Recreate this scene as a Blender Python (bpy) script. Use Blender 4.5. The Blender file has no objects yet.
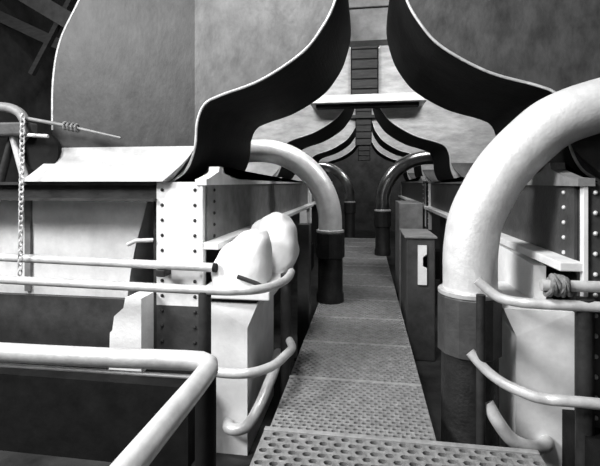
import bpy, bmesh, math, random
from mathutils import Vector, Matrix
random.seed(4)
C = bpy.context.scene.collection
PI = math.pi

# ------------------------------------------------------------------ materials
def mat(name, val, rough=0.6, metal=0.0, var=0.25, scale=6.0, stretch=(1, 1, 1), bump=0.0, spec=0.4, fine=0.0):
    m = bpy.data.materials.new(name); m.use_nodes = True
    nt = m.node_tree; N = nt.nodes; L = nt.links
    b = N['Principled BSDF']
    b.inputs['Roughness'].default_value = rough
    b.inputs['Metallic'].default_value = metal
    b.inputs['Specular IOR Level'].default_value = spec
    tc = N.new('ShaderNodeTexCoord'); mp = N.new('ShaderNodeMapping')
    mp.inputs['Scale'].default_value = stretch
    L.new(tc.outputs['Object'], mp.inputs['Vector'])
    nz = N.new('ShaderNodeTexNoise')
    nz.inputs['Scale'].default_value = scale; nz.inputs['Detail'].default_value = 8
    nz.inputs['Roughness'].default_value = 0.65
    L.new(mp.outputs['Vector'], nz.inputs['Vector'])
    cr = N.new('ShaderNodeValToRGB')
    lo, hi = val * (1 - var), min(0.9, val * (1 + var))
    cr.color_ramp.elements[0].position = 0.32; cr.color_ramp.elements[1].position = 0.68
    cr.color_ramp.elements[0].color = (lo, lo, lo, 1); cr.color_ramp.elements[1].color = (hi, hi, hi, 1)
    L.new(nz.outputs['Fac'], cr.inputs['Fac'])
    L.new(cr.outputs['Color'], b.inputs['Base Color'])
    if bump:
        n2 = N.new('ShaderNodeTexNoise'); n2.inputs['Scale'].default_value = scale * 5; n2.inputs['Detail'].default_value = 5
        L.new(mp.outputs['Vector'], n2.inputs['Vector'])
        bp = N.new('ShaderNodeBump'); bp.inputs['Strength'].default_value = bump; bp.inputs['Distance'].default_value = 0.02
        L.new(n2.outputs['Fac'], bp.inputs['Height']); L.new(bp.outputs['Normal'], b.inputs['Normal'])
    return m

M = {
 'white':   mat('white_paint', 0.80, 0.5, var=0.12, scale=5, bump=0.1),
 'canvas':  mat('white_canvas', 0.84, 0.9, var=0.08, scale=7, bump=0.18, spec=0.1),
 'rail':    mat('pale_worn_steel', 0.62, 0.35, 0.25, var=0.2, scale=9, bump=0.1),
 'pipe':    mat('bright_pipe_steel', 0.8, 0.42, 0.35, var=0.12, scale=9, bump=0.15),
 'hood_shade': mat('shaded_sheet_metal', 0.026, 0.55, 0.1, var=0.5, scale=5, stretch=(1.3, 1, .8), bump=0.12),  # shade painted into the near left housing's outer plate
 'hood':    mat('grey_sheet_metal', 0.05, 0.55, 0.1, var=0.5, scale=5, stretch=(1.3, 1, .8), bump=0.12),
 'hood_far_lit':mat('brightened_sheet_metal', 0.4, 0.6, var=0.3, scale=4, stretch=(1, 1, 3), bump=0.15),  # stronger light on the far housings, put into the base colour
 'hood_lt': mat('lit_plate_and_skirt_metal', 0.078, 0.5, 0.15, var=0.4, scale=5, stretch=(1.3, 1, .8), bump=0.12),  # painted-in light on the near left housing; plain grey on right skirts
 'edge':    mat('ring_and_highlight_metal', 0.6, 0.35, 0.4, var=0.25, scale=12),
 'black':   mat('black_paint_and_rim_shade', 0.010, 0.75, var=0.4, scale=5, bump=0.15, spec=0.12),
 'dark':    mat('dark_iron', 0.03, 0.6, 0.1, var=0.4, scale=6, bump=0.2, spec=0.25),
 'plate':   mat('dark_plate', 0.058, 0.5, 0.1, var=0.3, scale=7, bump=0.15),
 'grey':    mat('mid_grey_paint', 0.2, 0.55, var=0.3, scale=6, bump=0.15),
 'stand':   mat('dark_cast_iron', 0.02, 0.45, 0.1, var=0.4, scale=8, bump=0.3, spec=0.4),
 'grate':   mat('worn_tread_steel', 0.25, 0.55, 0.2, var=0.3, scale=14, bump=0.2),
 'gratelip':mat('polished_tread_edge', 0.33, 0.5, 0.2, var=0.3, scale=14, bump=0.2),
 'wood':    mat('pale_timber', 0.6, 0.7, var=0.25, scale=5, stretch=(.3, 3, 3), bump=0.2, spec=0.2),
 'slat':    mat('grey_timber', 0.04, 0.7, var=0.35, scale=5, stretch=(1, 1, 6), bump=0.2, spec=0.2),
 'wall':    mat('sooty_wall', 0.07, 0.9, var=0.4, scale=2, bump=0.2, spec=0.1),
 'floor':   mat('oily_concrete', 0.035, 0.8, var=0.5, scale=3, bump=0.2, spec=0.15),
 'skirt':   mat('whitewashed_skirt', 0.42, 0.55, var=0.2, scale=5, bump=0.15),
 'polish':  mat('dark_polished_pipe', 0.3, 0.28, 1.0, var=0.3, scale=6),
 'rope':    mat('frayed_rope', 0.22, 0.95, var=0.5, scale=30, bump=0.5, spec=0.1),
}

# ------------------------------------------------------------------ mesh helpers
def link(name, bm, m, parent=None, smooth=False):
    bmesh.ops.recalc_face_normals(bm, faces=bm.faces)
    me = bpy.data.meshes.new(name); bm.to_mesh(me); bm.free()
    me.materials.append(M[m])
    if smooth:
        for p in me.polygons: p.use_smooth = True
        try: me.set_sharp_from_angle(angle=math.radians(40))
        except Exception: pass
    o = bpy.data.objects.new(name, me); C.objects.link(o)
    if parent:
        o.parent = parent
        o.matrix_parent_inverse = Matrix.Translation(parent.location).inverted()
    return o

def box(bm, x0, x1, y0, y1, z0, z1, bev=0.0):
    x0, x1 = min(x0, x1), max(x0, x1); y0, y1 = min(y0, y1), max(y0, y1); z0, z1 = min(z0, z1), max(z0, z1)
    r = bmesh.ops.create_cube(bm, size=1)
    bmesh.ops.scale(bm, vec=(x1-x0, y1-y0, z1-z0), verts=r['verts'])
    bmesh.ops.translate(bm, vec=((x0+x1)/2, (y0+y1)/2, (z0+z1)/2), verts=r['verts'])
    if bev:
        es = {e for v in r['verts'] for e in v.link_edges}
        bmesh.ops.bevel(bm, geom=list(es), offset=bev, segments=2, profile=.5, affect='EDGES')

def prism(bm, pts, axis, a0, a1):
    """extrude a closed 2D outline; axis 'y': pts are (x,z); axis 'x': pts are (y,z)"""
    def mk(p, a): return (p[0], a, p[1]) if axis == 'y' else (a, p[0], p[1])
    A = [bm.verts.new(mk(p, a0)) for p in pts]; B = [bm.verts.new(mk(p, a1)) for p in pts]
    n = len(pts)
    f = [bm.faces.new(A), bm.faces.new(B[::-1])]
    for i in range(n): bm.faces.new((A[i], B[i], B[(i+1) % n], A[(i+1) % n]))
    bmesh.ops.triangulate(bm, faces=f)

def spline(P, n=8, closed=False):
    P = [Vector(p) for p in P]; out = []; k = len(P)
    for i in range(k if closed else k-1):
        if closed: a, b, c, d = P[i-1], P[i], P[(i+1) % k], P[(i+2) % k]
        else: a, b, c, d = P[max(i-1, 0)], P[i], P[i+1], P[min(i+2, k-1)]
        for j in range(n):
            t = j/n
            out.append(0.5*((2*b)+(c-a)*t+(2*a-5*b+4*c-d)*t*t+(3*b-a-3*c+d)*t**3))
    if not closed: out.append(P[-1])
    return out

def tube(bm, path, r, seg=14, closed=False):
    path = [Vector(p) for p in path]; n = len(path)
    rr = r if isinstance(r, (list, tuple)) else [r]*n
    rings = []; up = None
    for i in range(n):
        if closed: t = path[(i+1) % n]-path[i-1]
        else: t = path[min(i+1, n-1)]-path[max(i-1, 0)]
        t.normalize()
        if up is None:
            up = Vector((0, 0, 1)) if abs(t.z) < .9 else Vector((1, 0, 0))
        u = (up-t*up.dot(t)).normalized(); v = t.cross(u); up = u
        rings.append([bm.verts.new(path[i]+(u*math.cos(2*PI*k/seg)+v*math.sin(2*PI*k/seg))*rr[i]) for k in range(seg)])
    for i in range(n if closed else n-1):
        a, b = rings[i], rings[(i+1) % n]
        for k in range(seg): bm.faces.new((a[k], a[(k+1) % seg], b[(k+1) % seg], b[k]))
    if not closed:
        bm.faces.new(rings[0][::-1]); bm.faces.new(rings[-1])

def lathe(bm, prof, cx, cy, seg=32):
    rings = [[bm.verts.new((cx+r*math.cos(2*PI*k/seg), cy+r*math.sin(2*PI*k/seg), z)) for k in range(seg)] for r, z in prof]
    for a, b in zip(rings, rings[1:]):
        for k in range(seg): bm.faces.new((a[k], a[(k+1) % seg], b[(k+1) % seg], b[k]))
    bm.faces.new(rings[0][::-1]); bm.faces.new(rings[-1])

def rivet(bm, p, r=.014):
    q = bmesh.ops.create_uvsphere(bm, u_segments=8, v_segments=5, radius=r)
    bmesh.ops.translate(bm, vec=p, verts=q['verts'])

def thing(name, label, cat, loc, group=None):
    o = bpy.data.objects.new(name, None); C.objects.link(o); o.location = loc
    o.empty_display_size = .1
    return tag(o, label, cat, group)

def tag(o, label, cat, group=None, kind=None):
    o['label'] = label; o['category'] = cat
    if group: o['group'] = group
    if kind: o['kind'] = kind
    return o

def base(o, p):
    """put a single-mesh thing's origin at its own base"""
    p = Vector(p); o.data.transform(Matrix.Translation(-p)); o.location = p
    return o

def struct(name, bm, m):
    o = link(name, bm, m); o['kind'] = 'structure'; return o

def copy_tree(o, parent=None):
    c = o.copy(); C.objects.link(c)
    if parent:
        c.parent = parent; c.matrix_parent_inverse = o.matrix_parent_inverse.copy()
    for ch in list(o.children): copy_tree(ch, c)
    return c

def dup(o, off, label):
    c = copy_tree(o); c.location = o.location + Vector(off); c['label'] = label
    return c

B = bmesh.new
FZ = -0.5

# ------------------------------------------------------------------ the hall
bm = B(); box(bm, -7, 6, -3.5, 19, FZ-.2, FZ); struct('floor', bm, 'floor')
bm = B(); box(bm, -7, 6, -3.5, 19, 6.4, 6.6); struct('ceiling', bm, 'wall')
bm = B(); box(bm, -7.2, -7, -3.5, 19, FZ, 6.4); struct('wall_left', bm, 'wall')
bm = B(); box(bm, 6, 6.2, -3.5, 19, FZ, 6.4); struct('wall_right', bm, 'wall')
bm = B(); box(bm, -7, 6, 19, 19.2, FZ, 6.4); struct('wall_back', bm, 'wall')
bm = B(); box(bm, -7, 6, -3.7, -3.5, FZ, 6.4); struct('wall_front', bm, 'wall')

# ------------------------------------------------------------------ walkway
def grating_bm(w, d, pw, ph, hw, hh, th=.03):
    """perforated tread plate, origin at near left corner, top at z=0"""
    bm = B(); nx = int(w/pw); ny = int(d/ph); px, py = w/nx, d/ny
    for j in range(ny):
        offs = 0.5*px if j % 2 else 0
        xs = [(-.5+i)*px+offs for i in range(nx+2)]
        for cx in xs:
            x0, x1 = cx, cx+px
            a, b = max(0, x0), min(w, x1)
            if b-a < 1e-4: continue
            y0, y1 = j*py, (j+1)*py; mx, my = (x0+x1)/2, (y0+y1)/2
            if b-a < px*.9:
                v = [bm.verts.new(p) for p in ((a, y0, 0), (b, y0, 0), (b, y1, 0), (a, y1, 0))]; bm.faces.new(v); continue
            O = [(x0, y0), (mx, y0), (x1, y0), (x1, my), (x1, y1), (mx, y1), (x0, y1), (x0, my)]
            I = [(mx-hw*.5, my-hh*.5), (mx, my-hh*.55), (mx+hw*.5, my-hh*.5), (mx+hw*.85, my), (mx+hw*.5, my+hh*.5), (mx, my+hh*.55), (mx-hw*.5, my+hh*.5), (mx-hw*.85, my)]
            vo = [bm.verts.new((p[0], p[1], 0)) for p in O]; vi = [bm.verts.new((p[0], p[1], .004)) for p in I]
            vl = [bm.verts.new((p[0], p[1], -th)) for p in I]
            for k in range(8):
                n = (k+1) % 8
                bm.faces.new((vo[k], vo[n], vi[n], vi[k])); bm.faces.new((vi[k], vi[n], vl[n], vl[k]))
    return bm

WX0, WX1 = -.62, .43
g0 = thing('walkway_grating', 'perforated steel walkway grating second from the viewer, just beyond the raised platform', 'grating', (WX0, 2.70, 0), 'walkway gratings')
o = link('tread_plate', grating_bm(WX1-WX0, .76, .055, .038, .019, .021), 'grate'); o.parent = g0
bm = B(); box(bm, 0, WX1-WX0, .757, .79, -.03, .012, .004); o = link('edge_strip', bm, 'gratelip'); o.parent = g0
names = ['third', 'fourth', 'fifth', 'sixth', 'seventh', 'eighth', 'ninth', 'tenth', 'eleventh', 'twelfth', 'thirteenth']
for i, nm in enumerate(names):
    dup(g0, (0, .8*(i+1), 0), 'perforated steel walkway grating, %s slab along the aisle from the viewer' % nm)
pf = thing('platform_grating', 'nearest, wider raised grating platform with coarse holes at the bottom of the photo', 'grating', (-.635, 1.35, .035))
o = link('tread_plate', grating_bm(1.62, 1.29, .082, .056, .031, .034), 'grate'); o.parent = pf
bm = B(); box(bm, 0, 1.62, 1.287, 1.325, -.035, .012, .004); o = link('edge_strip', bm, 'gratelip'); o.parent = pf
wf = thing('walkway_trestle', 'dark iron trestle carrying the walkway gratings above the pit', 'trestle', (-.1, 7, FZ))
for x in (WX0+.03, WX1-.04):
    bm = B(); box(bm, x-.02, x+.02, 1.3, 12.3, -.16, -.032); link('stringer', bm, 'black', wf)
for y in (1.6, 4.4, 7.6, 10.8):
    for x in (WX0+.03, WX1-.04):
        bm = B(); box(bm, x-.025, x+.025, y-.03, y+.03, FZ, -.16); link('leg', bm, 'black', wf)

# ------------------------------------------------------------------ fan housings
def clip(pts, xc, keep_less):
    out = []; n = len(pts)
    for i in range(n):
        a, b = pts[i], pts[(i+1) % n]
        ia = (a[0] <= xc) if keep_less else (a[0] >= xc); ib = (b[0] <= xc) if keep_less else (b[0] >= xc)
        if ia: out.append(a)
        if ia != ib:
            t = (xc-a[0])/(b[0]-a[0]); out.append((xc, a[1]+t*(b[1]-a[1])))
    return out

HP = [(-1.625, 1.60), (-1.49, 1.70), (-1.412, 1.883), (-1.39, 2.10), (-1.325, 2.245), (-1.188, 2.316), (-.85, 2.428), (-.522, 2.626),
      (-.361, 2.807), (-.242, 3.038), (-.175, 3.4), (-.28, 3.85), (-.72, 4.22), (-1.3, 4.32), (-1.85, 4.08), (-2.25, 3.6), (-2.47, 3.18),
      (-2.65, 2.842), (-2.72, 2.495), (-2.728, 2.056)]
def make_hood(s, dx, dz, y0, label):
    sp = [(p.x, p.y) for p in spline([(x, z, 0) for x, z in HP], 6)] + [(-2.73, 1.60)]
    far = y0 > 5  # far faces get a paler colour in place of stronger light
    out = [(s*(-x)+dx if s > 0 else x+dx, max(1.60, z+(dz if z > 1.62 else 0))) for x, z in sp]
    h = thing('fan_housing', label, 'fan housing', ((1.4 if s > 0 else -1.4)+dx, y0+.85, 1.6), 'fan housings along the aisle')
    bm = B(); prism(bm, out, 'y', y0, y0+1.7); link('casing', bm, 'black', h)  # rim coloured near black so its shade is painted in
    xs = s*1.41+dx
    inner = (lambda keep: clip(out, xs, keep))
    bm = B(); prism(bm, inner(True), 'y', y0-.012, y0-.001); link('side_plate', bm, 'hood_far_lit' if far else ('hood' if s > 0 else 'hood_shade'), h)  # left housing: outer plate darkened to stand in for shade
    bm = B(); prism(bm, inner(False), 'y', y0-.012, y0-.001); link('side_plate', bm, 'hood_far_lit' if far else ('hood' if s > 0 else 'hood_lt'), h)  # left housing: aisle plate lightened as if turned to the light
    rim = [(x, y0-.008, z) for x, z in out]
    bm = B(); tube(bm, rim[:-1], .011, 8); link('edge_highlight', bm, 'edge', h, True)  # pale bead, a highlight along the edge put into the colour
    # flared skirt at the foot of the housing
    bm = B(); rows = []
    for k in range(9):
        q = k/8; z = 1.90-.296*q; yy = y0-.014-.15*q**1.6
        xr_ = -1.408 if z > 1.89 else -1.41-.215*min(1, (1.89-z)/.286)**1.25
        xl_ = -2.73-.18*max(0, (q-.3)/.7)
        row = []
        for x, y in ((xl_, yy), (xr_, yy), (xr_, y0-.012), (xl_, y0-.012)):
            row.append(bm.verts.new((-s*x+dx if s > 0 else x+dx, y, z)))
        rows.append(row)
    for a, b in zip(rows, rows[1:]):
        for i in range(4): bm.faces.new((a[i], a[(i+1) % 4], b[(i+1) % 4], b[i]))
    bm.faces.new(rows[0]); bm.faces.new(rows[-1][::-1])
    link('skirt', bm, 'skirt' if s < 0 else 'hood_lt', h, True)
    return h
make_hood(-1, 0, 0, 3.42, 'nearest grey fan housing on the left, with a large round side and ogee foot')
make_hood(-1, 0, 0, 7.1, 'second fan housing on the left, its pale edge seen behind the nearest one')
make_hood(-1, 0, 0, 10.8, 'third fan housing on the left, a narrow pale arc far down the aisle')
make_hood(-1, 0, 0, 14.5, 'farthest fan housing on the left, nearly lost in the dark')
make_hood(1, .06, 0, 3.42, 'nearest grey fan housing on the right, above the large bent pipe')
make_hood(1, -.08, -.08, 7.1, 'second fan housing on the right, its ogee foot above the far dark pipe')
make_hood(1, -.06, -.04, 10.8, 'third fan housing on the right, a narrow grey arc far down the aisle')
make_hood(1, -.06, -.04, 14.5, 'farthest fan housing on the right, nearly lost in the dark')

# ------------------------------------------------------------------ machine casings
def machine(s, y0, ln, label):
    X = s*1.31; y1 = y0+ln
    t = thing('machine_casing', label, 'machine', (s*1.6, y0, FZ), 'machine casings')
    # corner column: upper plate and darker foot plate, rivets down both edges
    col = B(); box(col, s*1.335, s*1.72, y0, y0+.12, .58, 1.60)
    up = link('column_plate', col, 'white' if s < 0 else 'plate', t)
    col = B(); box(col, s*1.335, s*1.72, y0+.002, y0+.12, .10, .58); lo = link('column_foot', col, 'plate', t)
    rv = None
    for xx in (s*1.385, s*1.67):
        z = .16
        while z < 1.56:
            if rv is None:
                bm = B(); rivet(bm, (0, 0, 0), .015); rv = link('rivet', bm, 'dark' if s < 0 else 'rail', None, True); q = rv
            else:
                q = rv.copy(); C.objects.link(q)
            q.parent = up if z > .58 else lo
            q.matrix_parent_inverse = Matrix.Identity(4)
            q.location = Vector((xx, y0-.002, z))
            z += .125
    bm = B(); box(bm, s*1.312, s*1.335, y0-.02, y0+.03, .60, 1.60); link('corner_angle', bm, 'white', t)
    # side plate facing the aisle
    bm = B(); box(bm, X, X+s*.02, y0+.1, y1, 1.08, 1.575)
    sp = link('side_plate', bm, 'grey' if s < 0 else 'plate', t)
    for k in range(5):
        q = rv.copy(); C.objects.link(q); q.parent = sp; q.matrix_parent_inverse = Matrix.Identity(4); q.location = (X-s*.002, y0+.24, 1.13+.1*k)
    # top rail with its humps
    pr = [(y0-.03, 1.575), (y1, 1.575), (y1, 1.62)]
    for c, h, w in ((6.5, .05, .14), (5.35, .06, .16), (4.86, .08, .16)):
        yc = y0+c-3.35
        if yc < y1-.3: pr += [(yc+w, 1.622), (yc+.08, 1.622+h*.5), (yc+.06, 1.622+h), (yc-.06, 1.622+h), (yc-.08, 1.622+h*.5), (yc-w, 1.622)]
    yc = y0+(.33 if s < 0 else .42)
    pr += [(yc+.5, 1.625), (yc+.12, 1.672), (yc+.07, 1.69), (yc+.055, 1.735), (yc-.045, 1.735), (yc-.06, 1.69), (yc-.11, 1.672), (yc-.3, 1.63), (y0-.03, 1.622)]
    bm = B(); prism(bm, pr, 'x', X-s*.035, X+s*.06); link('top_rail', bm, 'white' if s < 0 else 'grey', t)
    bm = B(); box(bm, X-s*.13, X+s*.012, y0-.01, y1, 1.05, 1.105, .006); link('bottom_flange', bm, 'white', t)
    bm = B(); box(bm, X-s*.04, X+s*.02, y1-.06, y1, .62, 1.575); link('end_bar', bm, 'white', t)
    bm = B(); box(bm, X+s*.07, s*4.3, y0+.12, y1, 1.50, 1.60); link('deck', bm, 'dark', t)
    bm = B(); box(bm, s*1.5, s*1.85, y0+.2, y1-.02, FZ, 1.50); link('body', bm, 'dark', t)
    bm = B(); box(bm, s*4.1, s*4.3, y0+.2, y1-.02, FZ, 1.50); link('outer_wall', bm, 'dark', t)
    # front beam: channel with flanges
    bm = B(); box(bm, s*1.722, s*4.6, y0+.02, y0+.12, 1.44, 1.60); box(bm, s*1.722, s*4.6, y0-.05, y0+.02, 1.575, 1.60); box(bm, s*1.722, s*4.6, y0-.05, y0+.02, 1.44, 1.465)
    link('front_beam', bm, 'dark', t)
    # dark plinth along the front
    bm = B(); box(bm, s*1.28, s*4.4, y0-.38, y0+.2, FZ, .10); link('plinth', bm, 'black', t)
    return t
machine(-1, 3.35, 6.4, 'left machine casing nearest the viewer, white riveted corner column and dark side plate')
machine(1, 2.87, 6.3, 'right machine casing nearest the viewer, dark side plate and dark riveted corner column')
machine(-1, 10.4, 6.3, 'farther machine casing on the left, beyond the first bent pipe')
machine(1, 10.0, 6.3, 'farther machine casing on the right, beyond the far dark pipe')

# white tank with the slanting end under the left beam
t = thing('white_tank', 'large white tank under the dark beam at left, with a slanting right end', 'tank', (-3.1, 4.4, FZ))
bm = B(); prism(bm, [(-4.05, .52), (-2.2, .52), (-2.17, .75), (-2.12, 1.0), (-2.05, 1.25), (-1.99, 1.46), (-4.05, 1.46)], 'y', 3.72, 5.3); link('tank_body', bm, 'white', t)
bm = B(); box(bm, -3.25, -3.19, 3.69, 3.72, .55, 1.44); link('seam_batten', bm, 'grey', t)
bm = B(); box(bm, -4.05, -2.15, 3.66, 5.3, FZ, .52); link('tank_base', bm, 'plate', t)
# small white crate in front of it
bm = B(); prism(bm, [(-2.01, .10), (-1.735, .10), (-1.735, .69), (-1.87, .69), (-1.885, .61), (-1.965, .54), (-1.98, .43), (-2.0, .41)], 'y', 3.13, 3.33)
tag(base(link('white_crate', bm, 'canvas'), (-1.9, 3.23, .10)), 'small white box with a notched left side, at the foot of the white column', 'box')
# pin on the column
bm = B(); tube(bm, [(-1.74, 3.33, 1.12), (-1.86, 3.27, 1.12), (-1.92, 3.25, 1.09)], .018, 10)
tag(base(link('lever_pin', bm, 'rail', None, True), (-1.74, 3.33, 1.12)), 'short pale prong sticking out left of the white riveted column', 'lever')

# ------------------------------------------------------------------ bent pipes
def bent_pipe(s, xc, y, zb, path, label, r=.158, m='pipe', zc=.95, hc=.33):
    """stand and collar round a vertical axis, then the bent tube along path (x,z)"""
    t = thing('bent_pipe', label, 'pipe', (xc, y, zb), 'bent pipes beside the walkway')
    P = [Vector((x, y, z)) for x, z in path]
    bm = B(); tube(bm, P, r, 28); link('elbow', bm, m, t, True)
    bm = B(); lathe(bm, [(r+.012, zc+.005), (r+.03, zc+.015), (r+.03, zc+.04), (r+.012, zc+.05), (r+.002, zc+.05)], xc, y); link('ring', bm, 'edge', t, True)
    c = r+.034; z0 = zc-hc
    bm = B(); lathe(bm, [(c-.02, z0), (c, z0+.015), (c, zc-.17), (c, zc), (c-.01, zc+.015), (r-.01, zc+.016)], xc, y, 12); link('collar', bm, 'plate' if zb < -.1 and y < 5 else 'stand', t, False)
    w = r+.007
    bm = B(); lathe(bm, [(w+.02, zb), (w+.02, zb+.1), (w+.003, zb+.14), (w, z0)], xc, y, 24); link('stand', bm, 'stand', t, True)
    return t
def quarter(s, xc, zt, rad, xfar, zc=.95):
    cx = xc+s*rad; cz = zt-rad; P = [(xc, zc), (xc, (cz+zc)/2)]
    for k in range(25):
        a = PI*.5*k/24; P.append((cx-s*rad*math.cos(a), cz+rad*math.sin(a)))
    return P+[(xfar, zt)]
bent_pipe(-1, -.475, 5.78, .004, quarter(-1, -.475, 2.03, .97, -1.95, .9), 'bent pipe on the left, standing on the walkway edge and turning into the housings', zc=.915)
BIG = [(0.728, 0.741), (0.728, 0.902), (0.728, 1.063), (0.739, 1.192), (0.763, 1.326), (0.825, 1.475), (0.944, 1.683), (1.121, 1.879), (1.308, 2.026), (1.632, 2.137), (2.04, 2.207), (2.577, 2.234)]
bent_pipe(1, .725, 3.2, FZ, [(p.x, p.y) for p in spline([(x, z, 0) for x, z in BIG], 6)], 'very large pale bent pipe in the right foreground', .183, zc=.80, hc=.40)
bent_pipe(1, .36, 9.6, .004, quarter(1, .36, 2.13, .98, 1.9), 'far bent pipe on the right, dark with a bright inner edge', .15, 'polish')
bent_pipe(-1, -.5, 13.5, FZ, quarter(-1, -.5, 2.1, .97, -1.9), 'farthest bent pipe on the left, a thin lit curve behind the nearer one', .15, 'polish')

# ------------------------------------------------------------------ guard rails
def rail_thing(label, loc): return thing('guard_rail', label, 'railing', loc, 'pipe guard rails')
R = 0.032
t = rail_thing('nearest left guard rail, its thick corner turning towards the viewer', (-.63, 1.72, FZ))
P = spline([(-4.2, 1.66, .845), (-1.6, 1.69, .843), (-.75, 1.715, .85)], 6) + [(-.68, 1.715, .85), (-.64, 1.69, .85), (-.622, 1.64, .85), (-.618, 1.5, .85), (-.615, .25, .85)]
bm = B(); tube(bm, P, .04, 16); link('top_rail', bm, 'rail', t, True)
bm = B(); tube(bm, [(-4.2, 1.66, .775), (-.70, 1.71, .785)], .009, 8); link('lower_bar', bm, 'rail', t, True)
for x, y in ((-.675, 1.75), (-.67, .3), (-3.9, 1.7)):
    bm = B(); tube(bm, [(x, y, FZ), (x, y, .84)], .045, 12); link('post', bm, 'black', t, True)
t = rail_thing('second left guard rail, curving in front of the white box', (-.61, 3.45, FZ))
P = spline([(-4.2, 2.97, .86), (-2.7, 2.9, .855), (-1.15, 2.85, .85), (-.86, 2.87, .85), (-.71, 2.96, .85), (-.625, 3.15, .85), (-.605, 3.35, .85), (-.615, 3.53, .85)], 8)
bm = B(); tube(bm, P, R, 14); link('top_rail', bm, 'rail', t, True)
P = spline([(-1.15, 2.80, .325), (-.93, 2.76, .325), (-.76, 2.79, .325), (-.64, 2.92, .325), (-.585, 3.12, .325), (-.57, 3.3, .31), (-.62, 3.47, .30)], 8)
bm = B(); tube(bm, P, R, 14); link('middle_rail', bm, 'rail', t, True)
for x, y in ((-.655, 3.5), (-1.11, 2.86), (-4.0, 2.96)):
    bm = B(); tube(bm, [(x, y, FZ), (x, y, .84)], .045, 12); link('post', bm, 'dark', t, True)
# straight bar bolted on the column
t = thing('bar', 'straight pale bar crossing the white column above the curved rail', 'bar', (-2.6, 3.25, .94))
bm = B(); tube(bm, [(-4.2, 3.25, .975), (-1.19, 3.25, .925)], .036, 14); link('rod', bm, 'rail', t, True)
bm = B(); tube(bm, [(-1.19, 3.25, .925), (-1.165, 3.25, .924)], .037, 14); link('end_plug', bm, 'black', t, True)
bm = B(); box(bm, -1.66, -1.585, 3.22, 3.345, .84, .90, .01); link('shadow_bracket', bm, 'dark', t)  # dark block standing in for the bar's shadow on the column
# right
t = rail_thing('right guard rail curving around the white box behind the large pipe', (1.1, 2.9, FZ))
P = spline([(0.716, 2.95, 0.96), (0.773, 2.93, 0.909), (0.844, 2.9, 0.861), (0.938, 2.86, 0.851), (1.051, 2.82, 0.854), (1.367, 2.78, 0.861)] + [(2.8, 2.74, .85)], 8)
bm = B(); tube(bm, P, R, 14); link('top_rail', bm, 'rail', t, True)
P = spline([(0.673, 2.95, 0.488), (0.749, 2.91, 0.405), (0.832, 2.86, 0.35), (0.93, 2.8, 0.323), (1.053, 2.75, 0.309), (1.327, 2.7, 0.326)] + [(2.8, 2.66, .3)], 8)
bm = B(); tube(bm, P, R, 14); link('middle_rail', bm, 'rail', t, True)
for x, y, r in ((.735, 2.93, .03), (1.30, 2.815, .05), (2.7, 2.75, .05)):
    bm = B(); tube(bm, [(x, y, FZ), (x, y, .87 if x < 1 else .84 if x > 2 else .90)], r, 12); link('post', bm, 'dark', t, True)
bm = B(); tube(bm, [(1.05, 2.80, .975), (2.8, 2.76, .99)], .034, 14)
bar2 = link('bar', bm, 'rail', None, True)
tag(base(bar2, (1.8, 2.78, .97)), 'straight pale bar above the right curved rail, with rope knotted round it', 'bar')
bm = B()
for k in range(9):
    a = k*1.1; P = []
    for j in range(20):
        b = 2*PI*j/20
        P.append((1.155+.011*k-.05+.025*math.sin(b+a), 2.80+.047*math.cos(b)+.01*math.sin(3*b+a), .975+.047*math.sin(b)+.012*math.cos(2*b+k)))
    tube(bm, P, .014, 7, closed=True)
tag(base(link('rope_knot', bm, 'rope', None, True), (1.155, 2.80, .90)), 'dark knotted rope wrapped round the right bar', 'rope')

# ------------------------------------------------------------------ white boxes with drain elbows
def white_box(label, xl, xr, y0, y1, zt, s, elb):
    t = thing('white_box', label, 'box', ((xl+xr)/2, (y0+y1)/2, FZ))
    bm = B()
    xe, xo = (xr, xl) if s < 0 else (xl, xr)      # aisle edge / outer edge
    d = -s*.075                                   # the corner leans out near the top
    v = [(xo, y0, FZ), (xe, y0, FZ), (xe, y0, zt-.18), (xe+d, y0+.02, zt), (xo, y0, zt)]
    w = [(xo, y1, FZ), (xe, y1, FZ), (xe, y1, zt-.10), (xe+d*.6, y1, zt), (xo, y1, zt)]
    A = [bm.verts.new(p) for p in v]; K = [bm.verts.new(p) for p in w]
    bm.faces.new(A); bm.faces.new(K[::-1])
    for i in range(5): bm.faces.new((A[i], K[i], K[(i+1) % 5], A[(i+1) % 5]))
    link('box_body', bm, 'white', t)
    bm = B(); tube(bm, spline(elb, 6), .043, 14); link('drain_elbow', bm, 'rail', t, True)
    return t
white_box('white box behind the curved rail on the left, with a drain elbow at its foot', -1.2, -.90, 3.2, 4.15, .66, -1,
          [(-.76, 3.7, .1), (-.74, 3.4, .07), (-.79, 3.16, -.08), (-.86, 3.11, -.20), (-.94, 3.11, -.25), (-1.03, 3.14, -.26), (-1.06, 3.26, -.26)])
white_box('white box behind the curved rail on the right, with a drain elbow at its foot', 1.0, 1.36, 3.08, 3.95, .74, 1,
          [(0.781, 2.96, 0.157), (0.837, 2.92, 0.06), (0.91, 2.92, -0.036), (1.006, 2.94, -0.09), (1.10, 2.985, -0.118), (1.17, 3.04, -0.125)] + [(1.2, 3.14, -.127)])
bm = B(); box(bm, -1.27, -.72, 3.17, 4.25, .70, .775, .01)
t = thing('white_tray', 'flat white tray on top of the left white box, under the canvas sacks', 'tray', (-.97, 3.7, .66))
link('tray_top', bm, 'white', t)
bm = B(); box(bm, -1.2, -.84, 3.24, 4.12, .66, .70); link('tray_foot', bm, 'dark', t)

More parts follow.
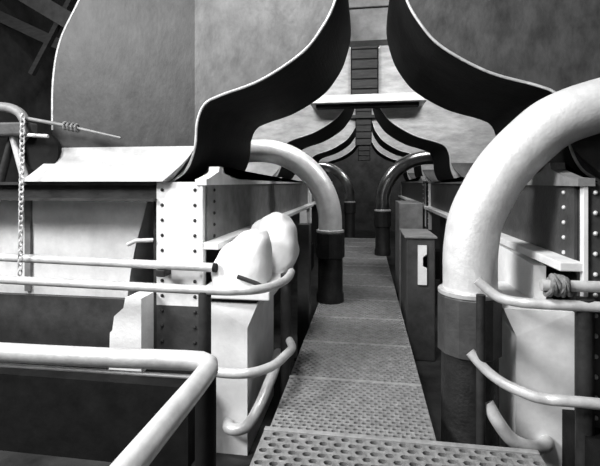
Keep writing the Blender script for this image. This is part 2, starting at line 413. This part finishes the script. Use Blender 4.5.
def sack(name, label, prof, y0, y1, seed):
    """soft bulging sack: (x,z) outline swept along y and drawn in towards both ends"""
    rnd = random.Random(seed); ph = [rnd.uniform(0, 6) for _ in range(6)]
    pts = [(p.x, p.y) for p in spline([(x, z, 0) for x, z in prof], 6)]
    cx = sum(p[0] for p in pts)/len(pts); zb = prof[0][1]
    bm = B(); rows = []; n = 16
    for j in range(n+1):
        t = -1+2*j/n; k = max(.2, (1-abs(t)**3.5)**(1/3.5)); row = []
        for i, (x, z) in enumerate(pts):
            w = 1+.012*math.sin(i*.55+ph[0]+2*t)+.012*math.sin(i*.9+ph[1]-3*t)
            kk = k*w if z > zb+.01 else k
            row.append(bm.verts.new((cx+(x-cx)*kk, (y0+y1)/2+t*(y1-y0)/2, zb+(z-zb)*kk)))
        rows.append(row)
    for a, b in zip(rows, rows[1:]):
        m_ = len(a)
        for i in range(m_): bm.faces.new((a[i], a[(i+1) % m_], b[(i+1) % m_], b[i]))
    bm.faces.new(rows[0][::-1]); bm.faces.new(rows[-1])
    tag(base(link(name, bm, 'canvas', None, True), (cx, (y0+y1)/2, zb)), label, 'sack', 'white canvas sacks')
sack('canvas_sack', 'nearer and lower of two bulging white canvas sacks on the left tray',
     [(-1.24, .775), (-1.26, .88), (-1.21, 1.0), (-1.12, 1.10), (-1.0, 1.18), (-.88, 1.20), (-.81, 1.14), (-.785, .97), (-.80, .775)], 3.26, 3.72, 1)
sack('canvas_sack', 'taller white canvas sack behind the lower one, beside the left walkway edge',
     [(-1.06, .775), (-1.12, .95), (-1.09, 1.12), (-1.0, 1.24), (-.88, 1.30), (-.76, 1.29), (-.68, 1.2), (-.645, 1.05), (-.64, .9), (-.70, .775)], 3.76, 4.24, 2)
bm = B(); tube(bm, [(-.99, 3.24, .862), (-.84, 3.24, .815), (-.79, 3.24, .79)], .018, 10); box(bm, -.80, -.74, 3.21, 3.27, .775, .795)
tag(base(link('handle', bm, 'dark', None, True), (-.77, 3.24, .775)), 'short dark handle slanting in front of the white canvas sacks', 'handle')
# right: white canvas under the flange
bm = B(); prism(bm, [(3.30, .74), (3.97, .74), (3.97, .42), (4.7, .42), (4.7, 1.04), (3.7, 1.02), (3.45, 1.008), (3.30, 1.0)], 'x', 1.19, 1.27)
t = tag(base(link('canvas_flap', bm, 'canvas'), (1.23, 3.7, .74)), 'flat white canvas flap standing on the right white box below the slanting flange', 'cloth')

# ------------------------------------------------------------------ grey post and the far block
t = thing('upright_post', 'grey upright post beside the left walkway edge, behind the canvas sacks', 'post', (-.72, 5.1, FZ))
bm = B(); box(bm, -.80, -.66, 5.0, 5.2, FZ, 1.10, .008); link('shaft', bm, 'plate', t)
bm = B(); box(bm, -.83, -.63, 4.97, 5.23, FZ, FZ+.04); link('foot', bm, 'dark', t)
t = thing('valve_box', 'dark block beside the right walkway edge with a white slotted plate on its front', 'box', (.7, 5.6, FZ))
bm = B(); box(bm, .47, .80, 5.2, 6.0, FZ, .94, .015); link('block', bm, 'plate', t)
bm = B(); prism(bm, [(.60, .40), (.70, .40), (.70, .60), (.655, .62), (.655, .72), (.70, .76), (.70, .86), (.60, .86)], 'y', 5.17, 5.2); link('slotted_plate', bm, 'white', t)
bm = B(); box(bm, .45, .82, 5.17, 6.02, .94, .965, .006); link('cap', bm, 'grey', t)
bm = B(); box(bm, .50, .85, 6.7, 7.6, FZ, 1.28, .01)
tag(base(link('grey_cabinet', bm, 'grey'), (.67, 7.1, FZ)), 'grey cabinet on the right of the walkway, behind the dark valve block', 'cabinet')

# ------------------------------------------------------------------ overhead
t = thing('cross_plank', 'long pale plank bridging the aisle between the second pair of fan housings', 'plank', (0, 6.8, 2.8))
bm = B(); box(bm, -.87, .90, 6.62, 7.086, 2.82, 2.94, .008); link('plank', bm, 'wood', t)
bm = B(); box(bm, -.78, .80, 6.74, 6.9, 2.765, 2.82); link('bearer', bm, 'black', t)
t = thing('hanging_duct', 'grey box duct hanging at the top of the aisle between the fan housings', 'duct', (.03, 5.9, 3.4))
bm = B(); box(bm, -.27, .335, 5.5, 5.74, 3.39, 3.79); link('duct_box', bm, 'grey', t)
bm = B(); box(bm, -.255, .32, 5.515, 5.74, 3.79, 3.815); link('joint', bm, 'black', t)
bm = B(); box(bm, -.28, .345, 5.49, 5.75, 3.815, 4.3); link('duct_box', bm, 'grey', t)
bm = B(); box(bm, -.03, .09, 5.55, 5.7, 4.3, 6.4); link('hanger', bm, 'dark', t)
def slats(y, z0, z1, x0, x1, label):
    t = thing('slatted_panel', label, 'panel', ((x0+x1)/2, y, z0), 'slatted panels between the fan housings')
    bm = B(); box(bm, x0, x1, y, y+.03, z0, z1); link('backing', bm, 'black', t)
    n = int((z1-z0)/.16)
    for k in range(n):
        bm = B(); z = z0+(z1-z0)*k/n; box(bm, x0+.02, x1-.02, y-.035, y, z+.012, z+(z1-z0)/n-.012, .004); link('slat', bm, 'slat', t)
slats(7.03, 2.94, 3.9, -.245, .20, 'dark slatted panel standing on the pale cross plank')
slats(10.72, 2.5, 3.5, -.26, .14, 'second slatted panel, just below and behind the pale cross plank')
slats(14.42, 2.3, 3.3, -.26, .14, 'third slatted panel, deepest in the aisle')
bm = B(); box(bm, -.42, .36, 10.55, 10.785, 3.16, 3.23)
tag(base(link('cross_bar', bm, 'slat'), (0, 10.4, 3.16)), 'short dark bar across the aisle just below the pale plank', 'plank')

# roof timbers in the dark top left corner
def beam(name, a, b, w, h, label, m='slat'):
    a, b = Vector(a), Vector(b); d = b-a; L = d.length
    bm = B(); box(bm, -w/2, w/2, 0, L, -h/2, h/2)
    q = d.to_track_quat('Y', 'Z'); bm.transform(Matrix.Translation(a) @ q.to_matrix().to_4x4())
    tag(base(link(name, bm, m), (a+b)/2), label, 'beam', 'roof timbers at top left')
beam('roof_beam', (-6.95, 7.0, 5.5), (-4.6, 7.0, 4.1), .2, .3, 'upper slanting roof timber in the dark top left corner', 'plate')
beam('roof_beam', (-6.95, 7.3, 4.78), (-5.0, 7.3, 3.86), .2, .2, 'lower slanting roof timber in the dark top left corner')
beam('roof_beam', (-6.15, 7.15, 3.6), (-5.25, 7.15, 5.1), .09, .09, 'thin strut crossing the slanting roof timbers')

# ------------------------------------------------------------------ lever stand with chain, far left
t = thing('lever_stand', 'iron lever stand on the left beam, with a long tapering arm', 'lever', (-2.95, 3.33, 1.6))
bm = B(); tube(bm, [(-3.02, 3.30, 2.0), (-2.92, 3.33, 1.60)], [.03, .035], 12); link('leg', bm, 'rail', t, True)
bm = B(); tube(bm, [(-3.06, 3.34, 2.0), (-3.2, 3.36, 1.60)], [.03, .035], 12); link('leg', bm, 'dark', t, True)
bm = B(); box(bm, -3.35, -2.82, 3.22, 3.36, 1.99, 2.11, .02); link('crosshead', bm, 'plate', t)
bm = B(); tube(bm, spline([(-3.5, 3.2, 2.24), (-3.05, 3.2, 2.235), (-2.88, 3.2, 2.19), (-2.82, 3.2, 2.12)], 6), .04, 12); link('grip', bm, 'grey', t, True)
bm = B(); tube(bm, [(-2.85, 3.2, 2.14), (-2.45, 3.2, 2.065), (-1.95, 3.2, 1.955)], [.016, .015, .008], 10); link('arm', bm, 'grey', t, True)
bm = B()
for k in range(4): tube(bm, [(-2.44+.035*k, 3.2+.03*math.cos(a*PI/4), 2.062-.007*k+.03*math.sin(a*PI/4)) for a in range(8)], .01, 6, closed=True)
link('binding', bm, 'rope', t, True)
bm = B(); tube(bm, [(-2.86, 3.25, 2.0), (-2.64, 3.25, 1.985)], .016, 8); link('pin', bm, 'rail', t, True)
bm = B(); tube(bm, [(-2.80, 3.36, 1.86), (-2.80, 3.44, 1.86)], .17, 24); link('counterweight', bm, 'black', t, True)
t = thing('chain', 'pale link chain hanging from the lever arm at far left', 'chain', (-2.80, 3.2, 2.16))
for k in range(33):
    z = 2.135-.040*k; P = []
    for j in range(12):
        a = 2*PI*j/12; u = .015*math.cos(a); w = .027*math.sin(a)
        P.append((-2.80+(u if k % 2 else u*.25)-.0008*k, 3.16+(u*.25 if k % 2 else u), z+w))
    bm = B(); tube(bm, P, .0065, 6, closed=True); link('link', bm, 'rail', t, True)

# ------------------------------------------------------------------ lights
def area(name, loc, tgt, sx, sy, e):
    l = bpy.data.lights.new(name, 'AREA'); l.shape = 'RECTANGLE'; l.size = sx; l.size_y = sy; l.energy = e
    o = bpy.data.objects.new(name, l); C.objects.link(o); o.location = loc
    o.rotation_euler = (Vector(tgt)-Vector(loc)).to_track_quat('-Z', 'Y').to_euler()
area('left_key', (-5.4, -.8, 4.7), (-.4, 3.6, 1.2), 2.0, 1.6, 620)  # key light added from the left to keep the tank front lit
area('aisle_lamp', (-1.15, 1.2, 5.0), (-.7, 3.6, 1.0), 1.0, .6, 240)
area('far_fill', (0, 15.5, 5.5), (0, 18.8, 1.5), 3, .6, 140)  # unseen fill added to lift the dark back wall
area('front_fill', (-2.2, -3.2, 3.2), (-.2, 4.2, 1.0), 2.5, 1.5, 40)  # weak frontal fill added behind the camera, no window there
for yy, e in ((5.22, 45), (8.92, 40), (12.62, 30)):
    for sx in (-1, 1):
        area('gap_fill', (sx*1.15, yy, 3.5), (sx*.7, yy+1.9, 2.3), .5, .3, e)  # fill hidden between housings, added to brighten the next faces
area('aisle_skylight', (.0, 5.3, 5.6), (.0, 6.4, 2.0), 3.4, .3, 40)

w = bpy.data.worlds.new('dim_hall'); bpy.context.scene.world = w; w.use_nodes = True
w.node_tree.nodes['Background'].inputs[0].default_value = (.05, .05, .05, 1)
w.node_tree.nodes['Background'].inputs[1].default_value = .3

# ------------------------------------------------------------------ camera
cd = bpy.data.cameras.new('camera'); cam = bpy.data.objects.new('camera', cd); C.objects.link(cam)
cd.sensor_width = 36; cd.lens = 430/600*36; cd.shift_y = -51/600
cam.location = (0, 0, 1.6); cam.rotation_euler = (PI/2, 0, math.atan(66/430))
sc = bpy.context.scene; sc.camera = cam
sc.view_settings.view_transform = 'Standard'; sc.view_settings.look = 'None'
sc.view_settings.exposure = 0.0; sc.view_settings.gamma = 1.0; sc.view_settings.use_curve_mapping = False
